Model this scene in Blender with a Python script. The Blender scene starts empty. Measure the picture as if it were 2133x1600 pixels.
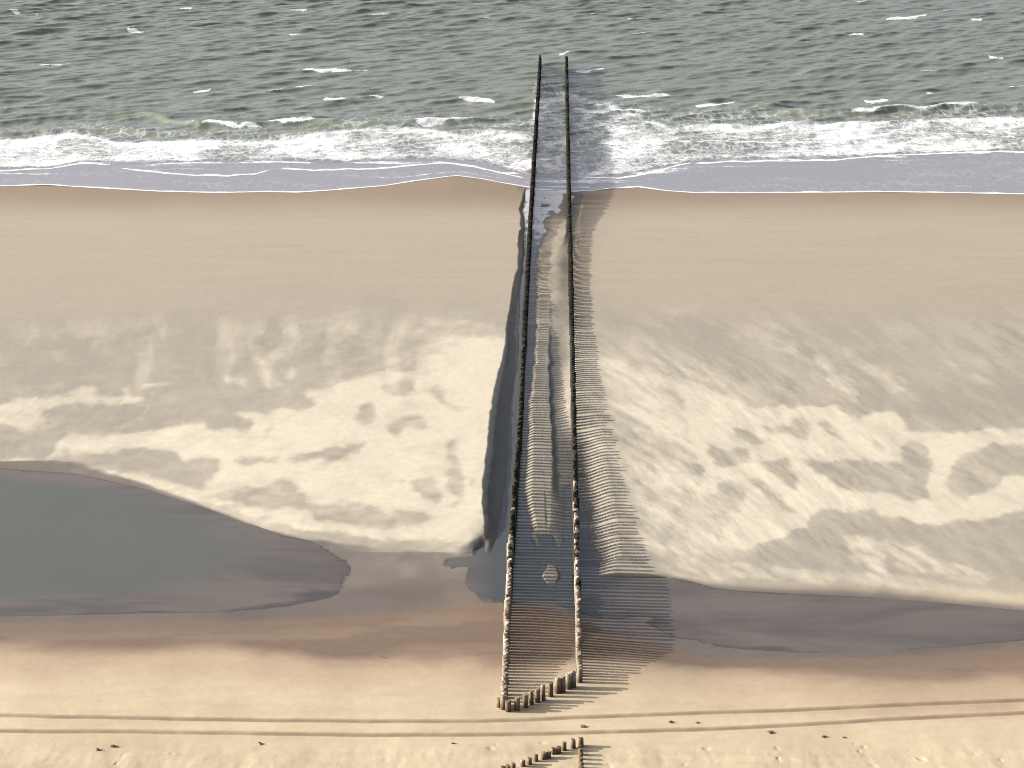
import bpy, math, random
import numpy as np

random.seed(7)
RNG = np.random.default_rng(7)
C = bpy.context.scene.collection
scene = bpy.context.scene
R = math.radians

# ------------------------------------------------------------------ camera
H_CAM = 45.0                       # height of the viewpoint above the upper beach (m)
PITCH = R(15.5)
F_PX = 4972.0                      # focal length in pixels of a 2133 px wide frame
cam = bpy.data.cameras.new('camera')
cam_o = bpy.data.objects.new('camera', cam)
C.objects.link(cam_o)
cam.sensor_fit = 'HORIZONTAL'
cam.sensor_width = 36.0
cam.lens = 36.0 * F_PX / 2133.0
cam.clip_start = 1.0
cam.clip_end = 30000.0
cam_o.location = (0, 0, H_CAM)
cam_o.rotation_euler = (math.pi / 2 - PITCH, 0, 0)
scene.camera = cam_o

# ------------------------------------------------------------------ light
SUN_EL = R(18.0)
SUN_AZ = R(-86.0)                  # measured from +Y towards +X: the sun stands to the left
world = bpy.data.worlds.new('World')
scene.world = world
world.use_nodes = True
wn = world.node_tree
wn.nodes.clear()
w_out = wn.nodes.new('ShaderNodeOutputWorld')
w_bg = wn.nodes.new('ShaderNodeBackground')
w_sky = wn.nodes.new('ShaderNodeTexSky')
w_sky.sky_type = 'NISHITA'
w_sky.sun_disc = False
w_sky.sun_elevation = SUN_EL
w_sky.sun_rotation = SUN_AZ
w_sky.air_density = 0.55
w_sky.dust_density = 5.0
w_sky.ozone_density = 0.3
w_bg.inputs['Strength'].default_value = 0.12
w_hs = wn.nodes.new('ShaderNodeHueSaturation')          # sky colour desaturated, for less blue in pool reflections and shadows
w_hs.inputs['Saturation'].default_value = 0.62
wn.links.new(w_sky.outputs[0], w_hs.inputs['Color'])
wn.links.new(w_hs.outputs[0], w_bg.inputs['Color'])
wn.links.new(w_bg.outputs[0], w_out.inputs['Surface'])

sun = bpy.data.lights.new('sun', 'SUN')
sun.energy = 5.0
sun.angle = R(0.5)
sun.color = (1.0, 0.94, 0.86)
sun_o = bpy.data.objects.new('sun', sun)
C.objects.link(sun_o)
sun_o.rotation_euler = (math.pi / 2 - SUN_EL, 0, math.pi - SUN_AZ)   # lamp -Z points away from the sun

scene.view_settings.view_transform = 'Standard'
scene.view_settings.look = 'None'
scene.view_settings.gamma = 1.0
scene.view_settings.exposure = 1.1
scene.cycles.filter_width = 1.0

# ------------------------------------------------------------------ survey: photo sightline -> point of the place
def P(px, py, z=0.0):
    """Where the sightline through photo pixel (px, py) meets height z."""
    px = np.asarray(px, float); py = np.asarray(py, float); z = np.asarray(z, float)
    a = (px - 1066.5) / F_PX
    b = (py - 800.0) / F_PX
    dy = math.cos(PITCH) - b * math.sin(PITCH)
    dz = -(math.sin(PITCH) + b * math.cos(PITCH))
    t = (z - H_CAM) / dz
    return a * t, dy * t

def S(X, Y, Z):
    """Survey coordinates of points of the place (inverse of P)."""
    dz = Z - H_CAM
    dep = Y * math.cos(PITCH) - dz * math.sin(PITCH)
    up = Y * math.sin(PITCH) + dz * math.cos(PITCH)
    dep = np.maximum(dep, 1e-3)
    return 1066.5 + F_PX * X / dep, 800.0 - F_PX * up / dep

# ------------------------------------------------------------------ numpy helpers
def sstep(a, b, x):
    t = np.clip((x - a) / (b - a), 0, 1)
    return t * t * (3 - 2 * t)

_PERM = RNG.random((512, 512))
def vnoise(x, y, seed=0):
    x = x + seed * 37.31; y = y + seed * 91.77
    xi = np.floor(x).astype(int); yi = np.floor(y).astype(int)
    fx = x - xi; fy = y - yi
    fx = fx * fx * fx * (fx * (fx * 6 - 15) + 10); fy = fy * fy * fy * (fy * (fy * 6 - 15) + 10)
    a = _PERM[xi % 512, yi % 512]; b = _PERM[(xi + 1) % 512, yi % 512]
    c = _PERM[xi % 512, (yi + 1) % 512]; d = _PERM[(xi + 1) % 512, (yi + 1) % 512]
    return (a + (b - a) * fx) * (1 - fy) + (c + (d - c) * fx) * fy

def fbm(x, y, oct=4, seed=0, gain=0.5):
    s = 0; a = 1; n = 0
    for k in range(oct):
        s = s + a * vnoise(x, y, seed + k * 5); n += a
        ca, sa = 0.8, 0.6
        x, y = (x * ca - y * sa) * 2.03, (x * sa + y * ca) * 2.03
        a *= gain
    return s / n           # 0..1, mean .5

def pchip(xk, yk, x):
    h = np.diff(xk); d = np.diff(yk) / h
    m = np.zeros_like(yk)
    w1 = 2 * h[1:] + h[:-1]; w2 = h[1:] + 2 * h[:-1]
    same = d[1:] * d[:-1] > 0
    with np.errstate(divide='ignore', invalid='ignore'):
        m[1:-1] = np.where(same, (w1 + w2) / (w1 / d[:-1] + w2 / d[1:]), 0)
    i = np.clip(np.searchsorted(xk, x) - 1, 0, len(h) - 1)
    t = np.clip((x - xk[i]) / h[i], 0, 1)
    t2 = t * t; t3 = t2 * t
    return (2*t3 - 3*t2 + 1) * yk[i] + (t3 - 2*t2 + t) * h[i] * m[i] + (-2*t3 + 3*t2) * yk[i+1] + (t3 - t2) * h[i] * m[i+1]

def curve(pts):
    """pts (px, py, z) -> functions Y(X), Z(X) across the beach."""
    a = np.array(pts, float)
    X, Y = P(a[:, 0], a[:, 1], a[:, 2])
    o = np.argsort(X)
    X, Y, Z = X[o], Y[o], a[o, 2]
    return lambda x: np.interp(x, X, Y), lambda x: np.interp(x, X, Z)

def row(py, z):
    return [(-900, py, z), (3000, py, z)]

def polyline(pts, z=0.0):
    a = np.array(pts, float)
    X, Y = P(a[:, 0], a[:, 1], z)
    return X, Y

# a hand-laid map of stains on the sand, one cell = 2 survey units
MX0, MX1, MY0, MY1 = -600, 2733, 330, 1780
MW, MH = (MX1 - MX0) // 2, (MY1 - MY0) // 2
_gx, _gy = np.meshgrid(MX0 + 2 * np.arange(MW) + 1.0, MY0 + 2 * np.arange(MH) + 1.0)
def fill(m, pts, v=1.0):
    p = np.array(pts, float)
    x0, x1 = p[:, 0].min(), p[:, 0].max(); y0, y1 = p[:, 1].min(), p[:, 1].max()
    i0 = max(int((y0 - MY0) / 2) - 1, 0); i1 = min(int((y1 - MY0) / 2) + 2, MH)
    j0 = max(int((x0 - MX0) / 2) - 1, 0); j1 = min(int((x1 - MX0) / 2) + 2, MW)
    gx = _gx[i0:i1, j0:j1]; gy = _gy[i0:i1, j0:j1]
    ins = np.zeros(gx.shape, bool)
    q = np.roll(p, -1, axis=0)
    for (ax, ay), (bx, by) in zip(p, q):
        if ay == by: continue
        c = (gy > min(ay, by)) & (gy <= max(ay, by)) & (gx < ax + (gy - ay) * (bx - ax) / (by - ay))
        ins ^= c
    m[i0:i1, j0:j1][ins] = v
def blur(m, sx, sy):
    pad = 40
    q = np.pad(m, pad, mode='edge')
    fx = np.fft.rfftfreq(q.shape[1]); fy = np.fft.fftfreq(q.shape[0])[:, None]
    g = np.exp(-2 * math.pi**2 * ((fx * sx / 2)**2 + (fy * sy / 2)**2))
    return np.fft.irfft2(np.fft.rfft2(q) * g, s=q.shape)[pad:-pad, pad:-pad]
def sample(m, px, py):
    def mirror(v, n):
        v = np.abs(v); v = np.mod(v, 2 * n)
        return np.where(v > n, 2 * n - v, v)
    u = np.clip(mirror((px - MX0) / 2 - .5, MW - 1.001), 0, MW - 1.001); v = np.clip((py - MY0) / 2 - .5, 0, MH - 1.001)
    i = v.astype(int); j = u.astype(int); fu = u - j; fv = v - i
    return (m[i, j] * (1-fu) + m[i, j+1] * fu) * (1-fv) + (m[i+1, j] * (1-fu) + m[i+1, j+1] * fu) * fv

# ------------------------------------------------------------------ mesh / tag helpers
def grid_object(name, X, Y, Z, mat, attrs=None, keep=None):
    n, m = X.shape
    me = bpy.data.meshes.new(name)
    co = np.stack([X, Y, Z], -1).reshape(-1, 3).astype(np.float32)
    idx = np.arange(n * m).reshape(n, m)
    q = np.stack([idx[:-1, :-1], idx[:-1, 1:], idx[1:, 1:], idx[1:, :-1]], -1).reshape(-1, 4)
    if keep is not None:
        k = (keep[:-1, :-1] | keep[:-1, 1:] | keep[1:, 1:] | keep[1:, :-1]).reshape(-1)
        q = q[k]
        used = np.unique(q)
        remap = -np.ones(n * m, int); remap[used] = np.arange(len(used))
        q = remap[q]; co = co[used]
        if attrs: attrs = {a: v.reshape(-1)[used] for a, v in attrs.items()}
    me.vertices.add(len(co)); me.vertices.foreach_set('co', co.reshape(-1))
    me.loops.add(q.size); me.loops.foreach_set('vertex_index', q.reshape(-1).astype(np.int32))
    me.polygons.add(len(q))
    me.polygons.foreach_set('loop_start', (np.arange(len(q)) * 4).astype(np.int32))
    me.polygons.foreach_set('use_smooth', np.ones(len(q), bool))
    me.update(calc_edges=True)
    for a, v in (attrs or {}).items():
        at = me.attributes.new(a, 'FLOAT', 'POINT')
        at.data.foreach_set('value', np.ascontiguousarray(v, dtype=np.float32).reshape(-1))
    me.materials.append(mat)
    o = bpy.data.objects.new(name, me)
    C.objects.link(o)
    return o

def tag(o, label=None, cat=None, group=None, kind=None):
    if label: o['label'] = label
    if cat: o['category'] = cat
    if group: o['group'] = group
    if kind: o['kind'] = kind
    return o

class NT:
    """small node-tree writer"""
    def __init__(self, name):
        self.mat = bpy.data.materials.new(name)
        self.mat.use_nodes = True
        self.t = self.mat.node_tree
        self.t.nodes.clear()
        self.out = self.t.nodes.new('ShaderNodeOutputMaterial')
    def n(self, typ, **kw):
        nd = self.t.nodes.new(typ)
        for k, v in kw.items(): setattr(nd, k, v)
        return nd
    def put(self, sock, v):
        if isinstance(v, (int, float)): sock.default_value = v
        elif isinstance(v, tuple): sock.default_value = v if len(v) != 3 or sock.type == 'VECTOR' else v + (1,)
        else: self.t.links.new(v, sock)
    def attr(self, name):
        return self.n('ShaderNodeAttribute', attribute_name=name).outputs['Fac']
    def math(self, op, a, b=0.0, c=None, clamp=False):
        nd = self.n('ShaderNodeMath', operation=op, use_clamp=clamp)
        self.put(nd.inputs[0], a); self.put(nd.inputs[1], b)
        if c is not None: self.put(nd.inputs[2], c)
        return nd.outputs[0]
    def mix(self, f, a, b, blend='MIX'):
        nd = self.n('ShaderNodeMix', data_type='RGBA', blend_type=blend)
        self.put(nd.inputs[0], f); self.put(nd.inputs[6], a); self.put(nd.inputs[7], b)
        return nd.outputs[2]
    def ramp(self, v, lo, hi, a=0.0, b=1.0):
        nd = self.n('ShaderNodeMapRange', interpolation_type='SMOOTHSTEP')
        self.put(nd.inputs[0], v); self.put(nd.inputs[1], lo); self.put(nd.inputs[2], hi)
        self.put(nd.inputs[3], a); self.put(nd.inputs[4], b)
        return nd.outputs[0]
    def pos(self, scale=(1, 1, 1), obj=False):
        v = self.n('ShaderNodeTexCoord').outputs['Object'] if obj else self.n('ShaderNodeNewGeometry').outputs['Position']
        mp = self.n('ShaderNodeMapping')
        self.put(mp.inputs['Vector'], v)
        mp.inputs['Scale'].default_value = scale
        return mp.outputs[0]
    def noise(self, vec, scale, detail=4.0, rough=0.55, dist=0.0):
        nd = self.n('ShaderNodeTexNoise')
        self.put(nd.inputs['Vector'], vec)
        nd.inputs['Scale'].default_value = scale; nd.inputs['Detail'].default_value = detail
        nd.inputs['Roughness'].default_value = rough; nd.inputs['Distortion'].default_value = dist
        return nd.outputs[0]
    def bump(self, h, strength, dist, normal=None):
        nd = self.n('ShaderNodeBump')
        self.put(nd.inputs['Height'], h); nd.inputs['Strength'].default_value = strength
        nd.inputs['Distance'].default_value = dist
        if normal is not None: self.put(nd.inputs['Normal'], normal)
        return nd.outputs[0]
    def bsdf(self, **kw):
        nd = self.n('ShaderNodeBsdfPrincipled')
        for k, v in kw.items(): self.put(nd.inputs[k.replace('_', ' ')], v)
        return nd.outputs[0]
    def shader_mix(self, f, a, b):
        nd = self.n('ShaderNodeMixShader')
        self.put(nd.inputs[0], f); self.put(nd.inputs[1], a); self.put(nd.inputs[2], b)
        return nd.outputs[0]
    def done(self, sh):
        self.t.links.new(sh, self.out.inputs['Surface'])
        return self.mat

# ------------------------------------------------------------------ the lie of the land
Z_TOP = 0.72          # level of the pile heads
Z_POOL = -0.88        # water in the trough
Z_SEA = -0.80
base_curves = [
    row(3200, .3), row(1720, .16), row(1560, .08), row(1470, .02),
    [(-900, 1415, -.02), (1000, 1440, 0), (1230, 1420, 0), (1500, 1440, -.02), (3000, 1430, -.02)],
    [(-900, 1345, -.4), (600, 1345, -.4), (1000, 1330, -.45), (1230, 1370, -.35), (1500, 1405, -.45), (2133, 1390, -.45), (3000, 1380, -.45)],
    # near shore of the trough
    [(-900, 1295, -.87), (0, 1288, -.87), (300, 1282, -.87), (550, 1280, -.87), (750, 1262, -.87), (850, 1247, -.87), (950, 1240, -.86), (1040, 1250, -.87),
     (1100, 1244, -.87), (1200, 1275, -.87), (1235, 1300, -.84), (1300, 1315, -.85), (1400, 1345, -.87), (1500, 1362, -.87), (1700, 1366, -.87), (1900, 1358, -.87), (2133, 1338, -.87), (3000, 1300, -.87)],
    # its bed
    [(-900, 1110, -1.15), (0, 1130, -1.14), (300, 1150, -1.1), (500, 1170, -.98), (650, 1190, -.91), (800, 1195, -.855), (930, 1200, -.85), (985, 1210, -.88), (1040, 1205, -1.05),
     (1220, 1240, -.97), (1300, 1250, -.895), (1405, 1258, -.90), (1500, 1290, -.93), (1700, 1305, -.935), (2133, 1312, -.95), (3000, 1300, -1.0)],
    # foot of the bank
    [(-900, 950, -.92), (0, 980, -.92), (150, 990, -.92), (300, 1022, -.92), (450, 1072, -.92), (550, 1108, -.91), (650, 1130, -.885), (800, 1146, -.85), (930, 1152, -.85), (965, 1164, -.86), (985, 1164, -.87), (1000, 1146, -.9), (1020, 1118, -.95),
     (1230, 1205, -.95), (1415, 1203, -.89), (1500, 1237, -.92), (1620, 1247, -.92), (1800, 1258, -.92), (2000, 1271, -.92), (2133, 1283, -.92), (3000, 1330, -.92)],
    # its brow
    [(-900, 935, -.8), (0, 966, -.78), (150, 974, -.76), (300, 1000, -.72), (450, 1046, -.68), (550, 1078, -.64), (650, 1096, -.62), (800, 1112, -.6), (930, 1127, -.6), (965, 1138, -.6), (985, 1135, -.6), (1000, 1115, -.6), (1020, 1092, -.65),
     (1230, 1197, -.72), (1415, 1192, -.68), (1500, 1203, -.7), (1620, 1204, -.7), (1800, 1208, -.72), (2000, 1228, -.72), (2133, 1246, -.74), (3000, 1290, -.76)],
    [(-900, 880, -.6), (0, 910, -.55), (300, 940, -.52), (500, 1000, -.5), (650, 1030, -.48), (850, 1060, -.45), (985, 1085, -.47), (1020, 1070, -.46), (1250, 1100, -.46), (1500, 1110, -.46), (2133, 1150, -.5), (3000, 1200, -.5)],
    [(-900, 830, -.3), (300, 860, -.25), (700, 930, -.22), (1000, 1000, -.28), (1250, 1000, -.28), (1600, 1000, -.28), (2133, 1020, -.3), (3000, 1030, -.3)],
    row(800, .06), row(700, .17), row(600, .22), row(500, .12), row(440, -.38),
    [(-900, 388, -.8), (200, 392, -.8), (560, 401, -.8), (700, 397, -.8), (880, 376, -.8), (950, 367, -.8), (1050, 383, -.8), (1130, 392, -.82), (1270, 392, -.8), (1390, 399, -.8), (1600, 403, -.8), (2133, 406, -.8), (3000, 406, -.8)],
    row(330, -1.5), row(250, -2.2), row(100, -4.0), row(-300, -9.0),
]
CURVES = [curve(c) for c in base_curves]

CH_PY = [1258, 1235, 1222, 1200, 1178, 1165, 1125, 1100, 1050, 1000, 950, 850, 750, 650, 550, 480, 430, 395]
#          bank top, bank foot, water edge, left row, spit l, crest l, crest r, spit foot, right row, foot, shoulder, out
CH_PX = [[1025, 1034, 1042, 1058, 1100, 1120, 1150, 1165, 1202, 1215, 1222, 1235],
         [1008, 1018, 1030, 1060, 1122, 1132, 1158, 1170, 1202, 1222, 1230, 1240],
         [1000, 1010, 1024, 1062, 1136, 1144, 1155, 1163, 1203, 1225, 1234, 1246],
         [ 992, 1004, 1014, 1064, 1126, 1134, 1162, 1172, 1203, 1226, 1236, 1250],
         [ 995, 1006, 1016, 1066, 1134, 1141, 1153, 1162, 1203, 1228, 1238, 1256],
         [1000, 1010, 1022, 1067, 1126, 1134, 1157, 1168, 1203, 1230, 1244, 1262],
         [1006, 1018, 1031, 1070, 1122, 1128, 1145, 1160, 1201, 1228, 1243, 1260],
         [1006, 1020, 1034, 1071, 1111, 1120, 1146, 1170, 1200, 1224, 1240, 1258],
         [1004, 1020, 1046, 1074, 1100, 1112, 1148, 1174, 1198, 1212, 1232, 1250],
         [1007, 1024, 1054, 1077, 1096, 1112, 1149, 1165, 1196, 1205, 1222, 1240],
         [1012, 1028, 1057, 1080, 1098, 1112, 1149, 1158, 1196, 1203, 1218, 1232],
         [1024, 1040, 1064, 1086, 1101, 1112, 1146, 1152, 1194, 1200, 1208, 1218],
         [1047, 1058, 1080, 1092, 1113, 1119, 1142, 1149, 1190, 1195, 1200, 1210],
         [1060, 1068, 1082, 1095, 1117, 1124, 1145, 1152, 1187, 1192, 1196, 1204],
         [1078, 1084, 1090, 1099, 1117, 1126, 1140, 1152, 1186, 1190, 1194, 1200],
         [1081, 1086, 1092, 1102, 1136, 1150, 1165, 1178, 1184, 1190, 1198, 1206],
         [1085, 1089, 1093, 1105, 1130, 1150, 1160, 1175, 1185, 1200, 1208, 1216],
         [1088, 1092, 1096, 1108, 1130, 1150, 1160, 1175, 1186, 1204, 1212, 1220]]
ZB = [-.85, -.9, -.88, -.84, -.8, -.78, -.55, -.46, -.37, -.28, -.17, 0, .12, .2, .17, .05, -.44, -.8]   # bar beside the channel
ZW = [-.88, -.88, -.88, -.88, -.88, -.88, -.88, -.88, -.86, -.78, -.68, -.45, -.2, -.02, .03, -.2, -.66, -.79]  # water in it
ISL = [0, -.1, -.03, .055, .012, -.08, -.08, .1, .16, .18, .18, .16, .14, .1, .08, .06, .0, -.02]
def channel_tables():
    py = np.array(CH_PY, float); px = np.array(CH_PX, float); px[:, 11] += np.interp(py, [450, 600, 800, 1180], [0, 28, 34, 34]);  zb = np.array(ZB); zw = np.array(ZW); il = np.array(ISL)
    k = px.shape[1]
    z = np.zeros_like(px)
    for i in range(len(py)):
        w, b = zw[i], zb[i]
        far = py[i] < 700
        z[i] = [b, w + .06 + .1 * (b - w), w - .01, w - .16, w, w + il[i], w + il[i] * .9, w + .02, w - (.1 if py[i] > 1030 else -.01),
                w - (.0 if py[i] > 1030 else -.03), w + .16 * (b - w) + .02, b]
        if 500 <= py[i] <= 900: z[i, 8:11] = b - .14, b - .12, b - .08
        if py[i] <= 650 and py[i] >= 480: z[i, 6:8] = w + .11, w + .10
        if py[i] == 1258: z[i, :] = -.87
        if 1160 < py[i] < 1240:
            z[i] = [b, -.91, -.94, -1.0, -.95, w + il[i], w + il[i], -.95, -1.0, -.95, -.93, -.9]
            if py[i] > 1210: z[i, :2] = -.89, -.90
    X = np.zeros_like(px); Yr = np.zeros(len(py))
    for i in range(len(py)):
        X[i], yy = P(px[i], py[i], z[i]); Yr[i] = P(1100., py[i], zw[i])[1]
    return Yr, X, z, zw
CH_Y, CH_X, CH_Z, CH_W = channel_tables()
I1100, I750, I650 = CH_PY.index(1100), CH_PY.index(750), CH_PY.index(650)

TRACKS = [
    [(-900, 1480), (0, 1490), (300, 1497), (600, 1502), (1000, 1504), (1100, 1500), (1200, 1495), (1500, 1485), (1800, 1473), (2133, 1457), (3000, 1410)],
    [(-900, 1519), (0, 1524), (300, 1526), (700, 1532), (1000, 1533), (1200, 1528), (1500, 1520), (1800, 1503), (2133, 1485), (3000, 1437)]]
TRK = []
for t in TRACKS:
    a = np.array(t, float); TRK.append(P(a[:, 0], a[:, 1], 0.03))

def axis(parts):
    out = []
    for a, b, st in parts: out.append(np.arange(a, b, st))
    return np.concatenate(out + [np.array([parts[-1][1]])])
def geo(a, b, s0, q=1.25):
    o = []; x = a; s = s0
    while x < b: o.append(x); s *= q; x += s
    return np.array(o + [b])

def land_height(X1, Y1):
    Z = np.zeros((len(Y1), len(X1)))
    ys = np.array([c[0](X1) for c in CURVES]); zs = np.array([c[1](X1) for c in CURVES])
    def soften(a):
        q = np.ones(27) / 27
        for _ in range(2):
            c = np.convolve(a, q, 'same'); k_ = np.abs(X1) < 25
            a = np.where(k_, c, a)
        return a
    ys = np.array([soften(v) for v in ys]); zs = np.array([soften(v) for v in zs])
    for k in range(1, len(ys)): ys[k] = np.maximum(ys[k], ys[k - 1] + .12)
    for j in range(len(X1)): Z[:, j] = pchip(ys[:, j], zs[:, j], Y1)
    # scour channel along the piles
    wob = (fbm(Y1 * .17, Y1 * 0 + 3, 5, 11, .6) - .5)
    wob2 = (fbm(Y1 * .5, Y1 * 0 + 8, 3, 21) - .5)
    KX = np.array([pchip(CH_Y, CH_X[:, k], Y1) for k in range(CH_X.shape[1])]); KZ = np.array([pchip(CH_Y, CH_Z[:, k], Y1) for k in range(CH_X.shape[1])])
    wob3 = np.array([fbm(Y1 * .45, Y1 * 0 + 20 + 3.3 * k, 3, 25) for k in range(6)])
    for i, y in enumerate(Y1):
        if y <= CH_Y[0] or y >= CH_Y[-1]: continue
        xk = KX[:, i].copy(); zk = KZ[:, i].copy()
        zk[3:8] += ((wob3[:, i] - .5) * .06)[:5]
        e = min(1, (y - CH_Y[0]) / 2, (CH_Y[-1] - y) / 6)
        xk[0] += wob[i] * .8 * e; xk[1] += wob[i] * .6 * e; xk[2] += wob[i] * .5 * e
        xk[4] += wob2[i] * .3 * e; xk[5] += wob2[i] * .25 * e; xk[7] += wob2[i] * .5 * e; xk[6] += wob2[i] * .3 * e
        xk = np.maximum.accumulate(xk + np.arange(len(xk)) * 1e-3)
        m = (X1 > xk[0]) & (X1 < xk[-1])
        if not m.any(): continue
        zk[0] = np.interp(xk[0], X1, Z[i]); zk[-1] = np.interp(xk[-1], X1, Z[i])
        Z[i, m] = np.minimum(pchip(xk, zk, X1[m]), Z[i, m] + .3)
    return Z

Xr = np.concatenate([np.arange(0, 26, .055), np.arange(26, 62, .11), geo(62, 3000, .11, 1.3)])
Xl = np.unique(np.concatenate([-Xr, Xr]))
def ground_y(py): return float(P(1066., py, -.3)[1])
pys = np.concatenate([np.arange(1690, 1180, -1.7), np.arange(1180, 1100, -1.0), np.arange(1100, 330, -2.0)])
Yl = np.array([ground_y(p) for p in pys])
Yl = np.concatenate([[-1500, -400, -100, 0, 40, 60, 75, 84], Yl[Yl > 85], geo(Yl[-1] + .5, 9000, .8, 1.25)])
Xg, Yg = np.meshgrid(Xl, Yl)
Zg = land_height(Xl, Yl)
px, py = S(Xg, Yg, Zg)

# low relief: drifted sand, footprints, tyre ruts, crumbled bank
near = sstep(1380, 1470, py)
relief = .05 * (fbm(Xg * .25, Yg * .12, 4, 3) - .5) * near + .06 * (fbm(Xg * 1.1, Yg * .5, 5, 5) - .5) * sstep(1535, 1575, py)
bar = sstep(1210, 1120, py) * sstep(560, 700, py)
dg = np.where(Xg > 2, R(-30), R(4))
ua = Xg * np.cos(dg) + Yg * np.sin(dg) * .22; ub = -Xg * np.sin(dg) + Yg * np.cos(dg) * .22
relief += (.03 + .06 * sstep(.42, .62, fbm(Xg * .09, Yg * .05, 3, 8))) * (fbm(ua * .35, ub * .9, 5, 9, .55) - .5) * bar
holes = fbm(Xg * 2.2, Yg * 1.6, 2, 31)
relief -= .035 * sstep(.80, .95, holes) * sstep(1528, 1560, py) * (fbm(Xg * .2, Yg * .2, 2, 33) > .45)
rut = np.zeros_like(Zg)
near_rows = Yl < P(1066., 1380, 0)[1]
for tx, ty in TRK:
    o = np.argsort(tx)
    d = Yg[near_rows] - np.interp(Xg[near_rows], tx[o], ty[o]) - .14 * (fbm(Xg[near_rows] * .3, Yg[near_rows] * 0, 2, 41) - .5)
    w = .24
    relief[near_rows] += -.06 * np.exp(-(d / (w * .62))**2) + .018 * np.exp(-((np.abs(d) - w * 1.35) / (w * .45))**2) * (.4 + 1.2 * fbm(Xg[near_rows] * 3, Yg[near_rows] * 3, 2, 43))
    rut[near_rows] = np.maximum(rut[near_rows], np.exp(-(d / (w * .95))**4) * (.65 + .6 * fbm(Xg[near_rows] * 1.2, Yg[near_rows], 3, 47)))
lump = np.exp(-(((px - 968) / 30)**2 + ((py - 1172) / 16)**2))
relief -= .17 * lump * sstep(1156, 1168, py) * sstep(.45, .7, fbm(Xg * 1.3, Yg * .55, 3, 53, .5))
Zg = Zg + relief

def ellipse(cx, cy, rx, ry, ang=0, n=20):
    a = R(ang)
    return [(cx + rx * math.cos(t) * math.cos(a) - ry * math.sin(t) * math.sin(a), cy + rx * math.cos(t) * math.sin(a) + ry * math.sin(t) * math.cos(a))
            for t in [2 * math.pi * k / n for k in range(n)]]
def cL(pts): return [(x / 1.939, 550 + y / 1.939) for x, y in pts]
def cR(pts): return [(1200 + x / 2, 550 + y / 2) for x, y in pts]

# wind-dried sand (pale) over the damp bar
dry = np.zeros((MH, MW))
fill(dry, cL([(1840,280),(2060,300),(2030,560),(1990,800),(1960,1000),(1935,1130),(1945,1200),(1915,1165),(1875,1128),(1830,1118),(1500,1110),(1200,1070),(1040,1010),(900,965),(780,940),(830,895),(890,830),(880,790),(820,770),(740,790),(720,760),(640,755),(560,745),(420,755),(260,760),(180,800),(225,720),(290,690),(420,690),(560,680),(680,660),(740,640),(830,635),(850,655),(1000,670),(1020,640),(930,600),(1080,605),(1150,580),(1220,605),(1270,560),(1230,510),(1350,500),(1480,440),(1560,440),(1660,440),(1690,400),(1690,330)]))
fill(dry, cL([(-1100,600),(0,560),(70,545),(200,545),(300,520),(370,488),(400,530),(480,530),(500,492),(530,540),(595,545),(590,565),(400,570),(250,580),(180,600),(170,650),(100,665),(0,650),(-1100,700)]), .85)
for b in ([(1545,480),(1680,470),(1680,520),(1640,548),(1580,540)], [(1420,640),(1450,580),(1480,555),(1510,570),(1525,620),(1490,655),(1440,655)],
          [(1570,660),(1620,615),(1700,610),(1722,650),(1700,675),(1640,665),(1620,705),(1590,695)], [(1060,665),(1090,648),(1112,665),(1095,695),(1070,690)],
          [(945,790),(1000,775),(1120,770),(1120,795),(1040,805),(980,825)], [(1155,790),(1180,770),(1260,765),(1330,740),(1400,735),(1490,725),(1480,745),(1420,770),(1380,800),(1280,800),(1200,805)],
          [(855,940),(950,905),(1060,890),(1140,875),(1200,900),(1260,970),(1330,975),(1400,960),(1490,960),(1540,1000),(1700,1005),(1740,1030),(1690,1060),(1550,1065),(1400,1060),(1290,1040),(1240,1000),(1160,985),(1060,1005),(960,990)],
          [(1660,880),(1690,858),(1740,865),(1775,910),(1780,965),(1760,980),(1700,945),(1670,920)], [(1725,510),(1770,480),(1800,540),(1890,585),(1860,590),(1780,560)],
          [(1600,870),(1615,858),(1632,875),(1615,888)], [(1885,880),(1900,865),(1912,890),(1900,920)], [(1800,700),(1830,700),(1870,900),(1850,1000),(1800,900)]):
    fill(dry, cL(b), .12)
for b, v in (([(1040,330),(1075,420),(1110,500),(1085,520),(1055,440),(1010,330)], .5), ([(570,490),(690,478),(690,492),(580,505)], .7), ([(1130,330),(1180,420),(1190,470),(1160,470),(1150,390)], .4),
             ([(1650,200),(1900,230),(2050,260),(1960,290),(1700,310)], .35), ([(900,455),(1000,470),(990,500),(890,475)], .5), ([(1330,190),(1480,200),(1500,340),(1560,350),(1530,370),(1440,330)], .25), ([(200,240),(240,330),(280,360),(230,390),(195,330)], .3)):
    fill(dry, cL(b), v)
dry2 = np.zeros((MH, MW))
fill(dry2, cR([(60,380),(400,400),(700,600),(700,800),(600,850),(640,1000),(720,1180),(600,1235),(400,1240),(330,1235),(250,1050),(180,800),(100,600)]), .62)
dry2 = blur(dry2, 34, 22)
fill(dry, cR([(420,470),(760,600),(830,600),(960,590),(1080,590),(1180,650),(1250,610),(1310,615),(1370,650),(1370,700),(1480,700),(1600,690),(1866,680),(2900,640),(2900,760),(1866,750),(1760,760),(1740,740),(1650,790),(1580,810),(1560,860),(1580,900),(1560,930),(1630,980),(1680,960),(1770,920),(1790,870),(1866,880),(2900,860),(2900,980),(1866,1020),(1700,1070),(1500,1085),(1380,1060),(1250,1030),(1000,1020),(960,1090),(880,1140),(740,1160),(700,1190),(620,1150),(660,1050),(720,960),(640,900),(560,960),(520,860),(480,700)]))
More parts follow.
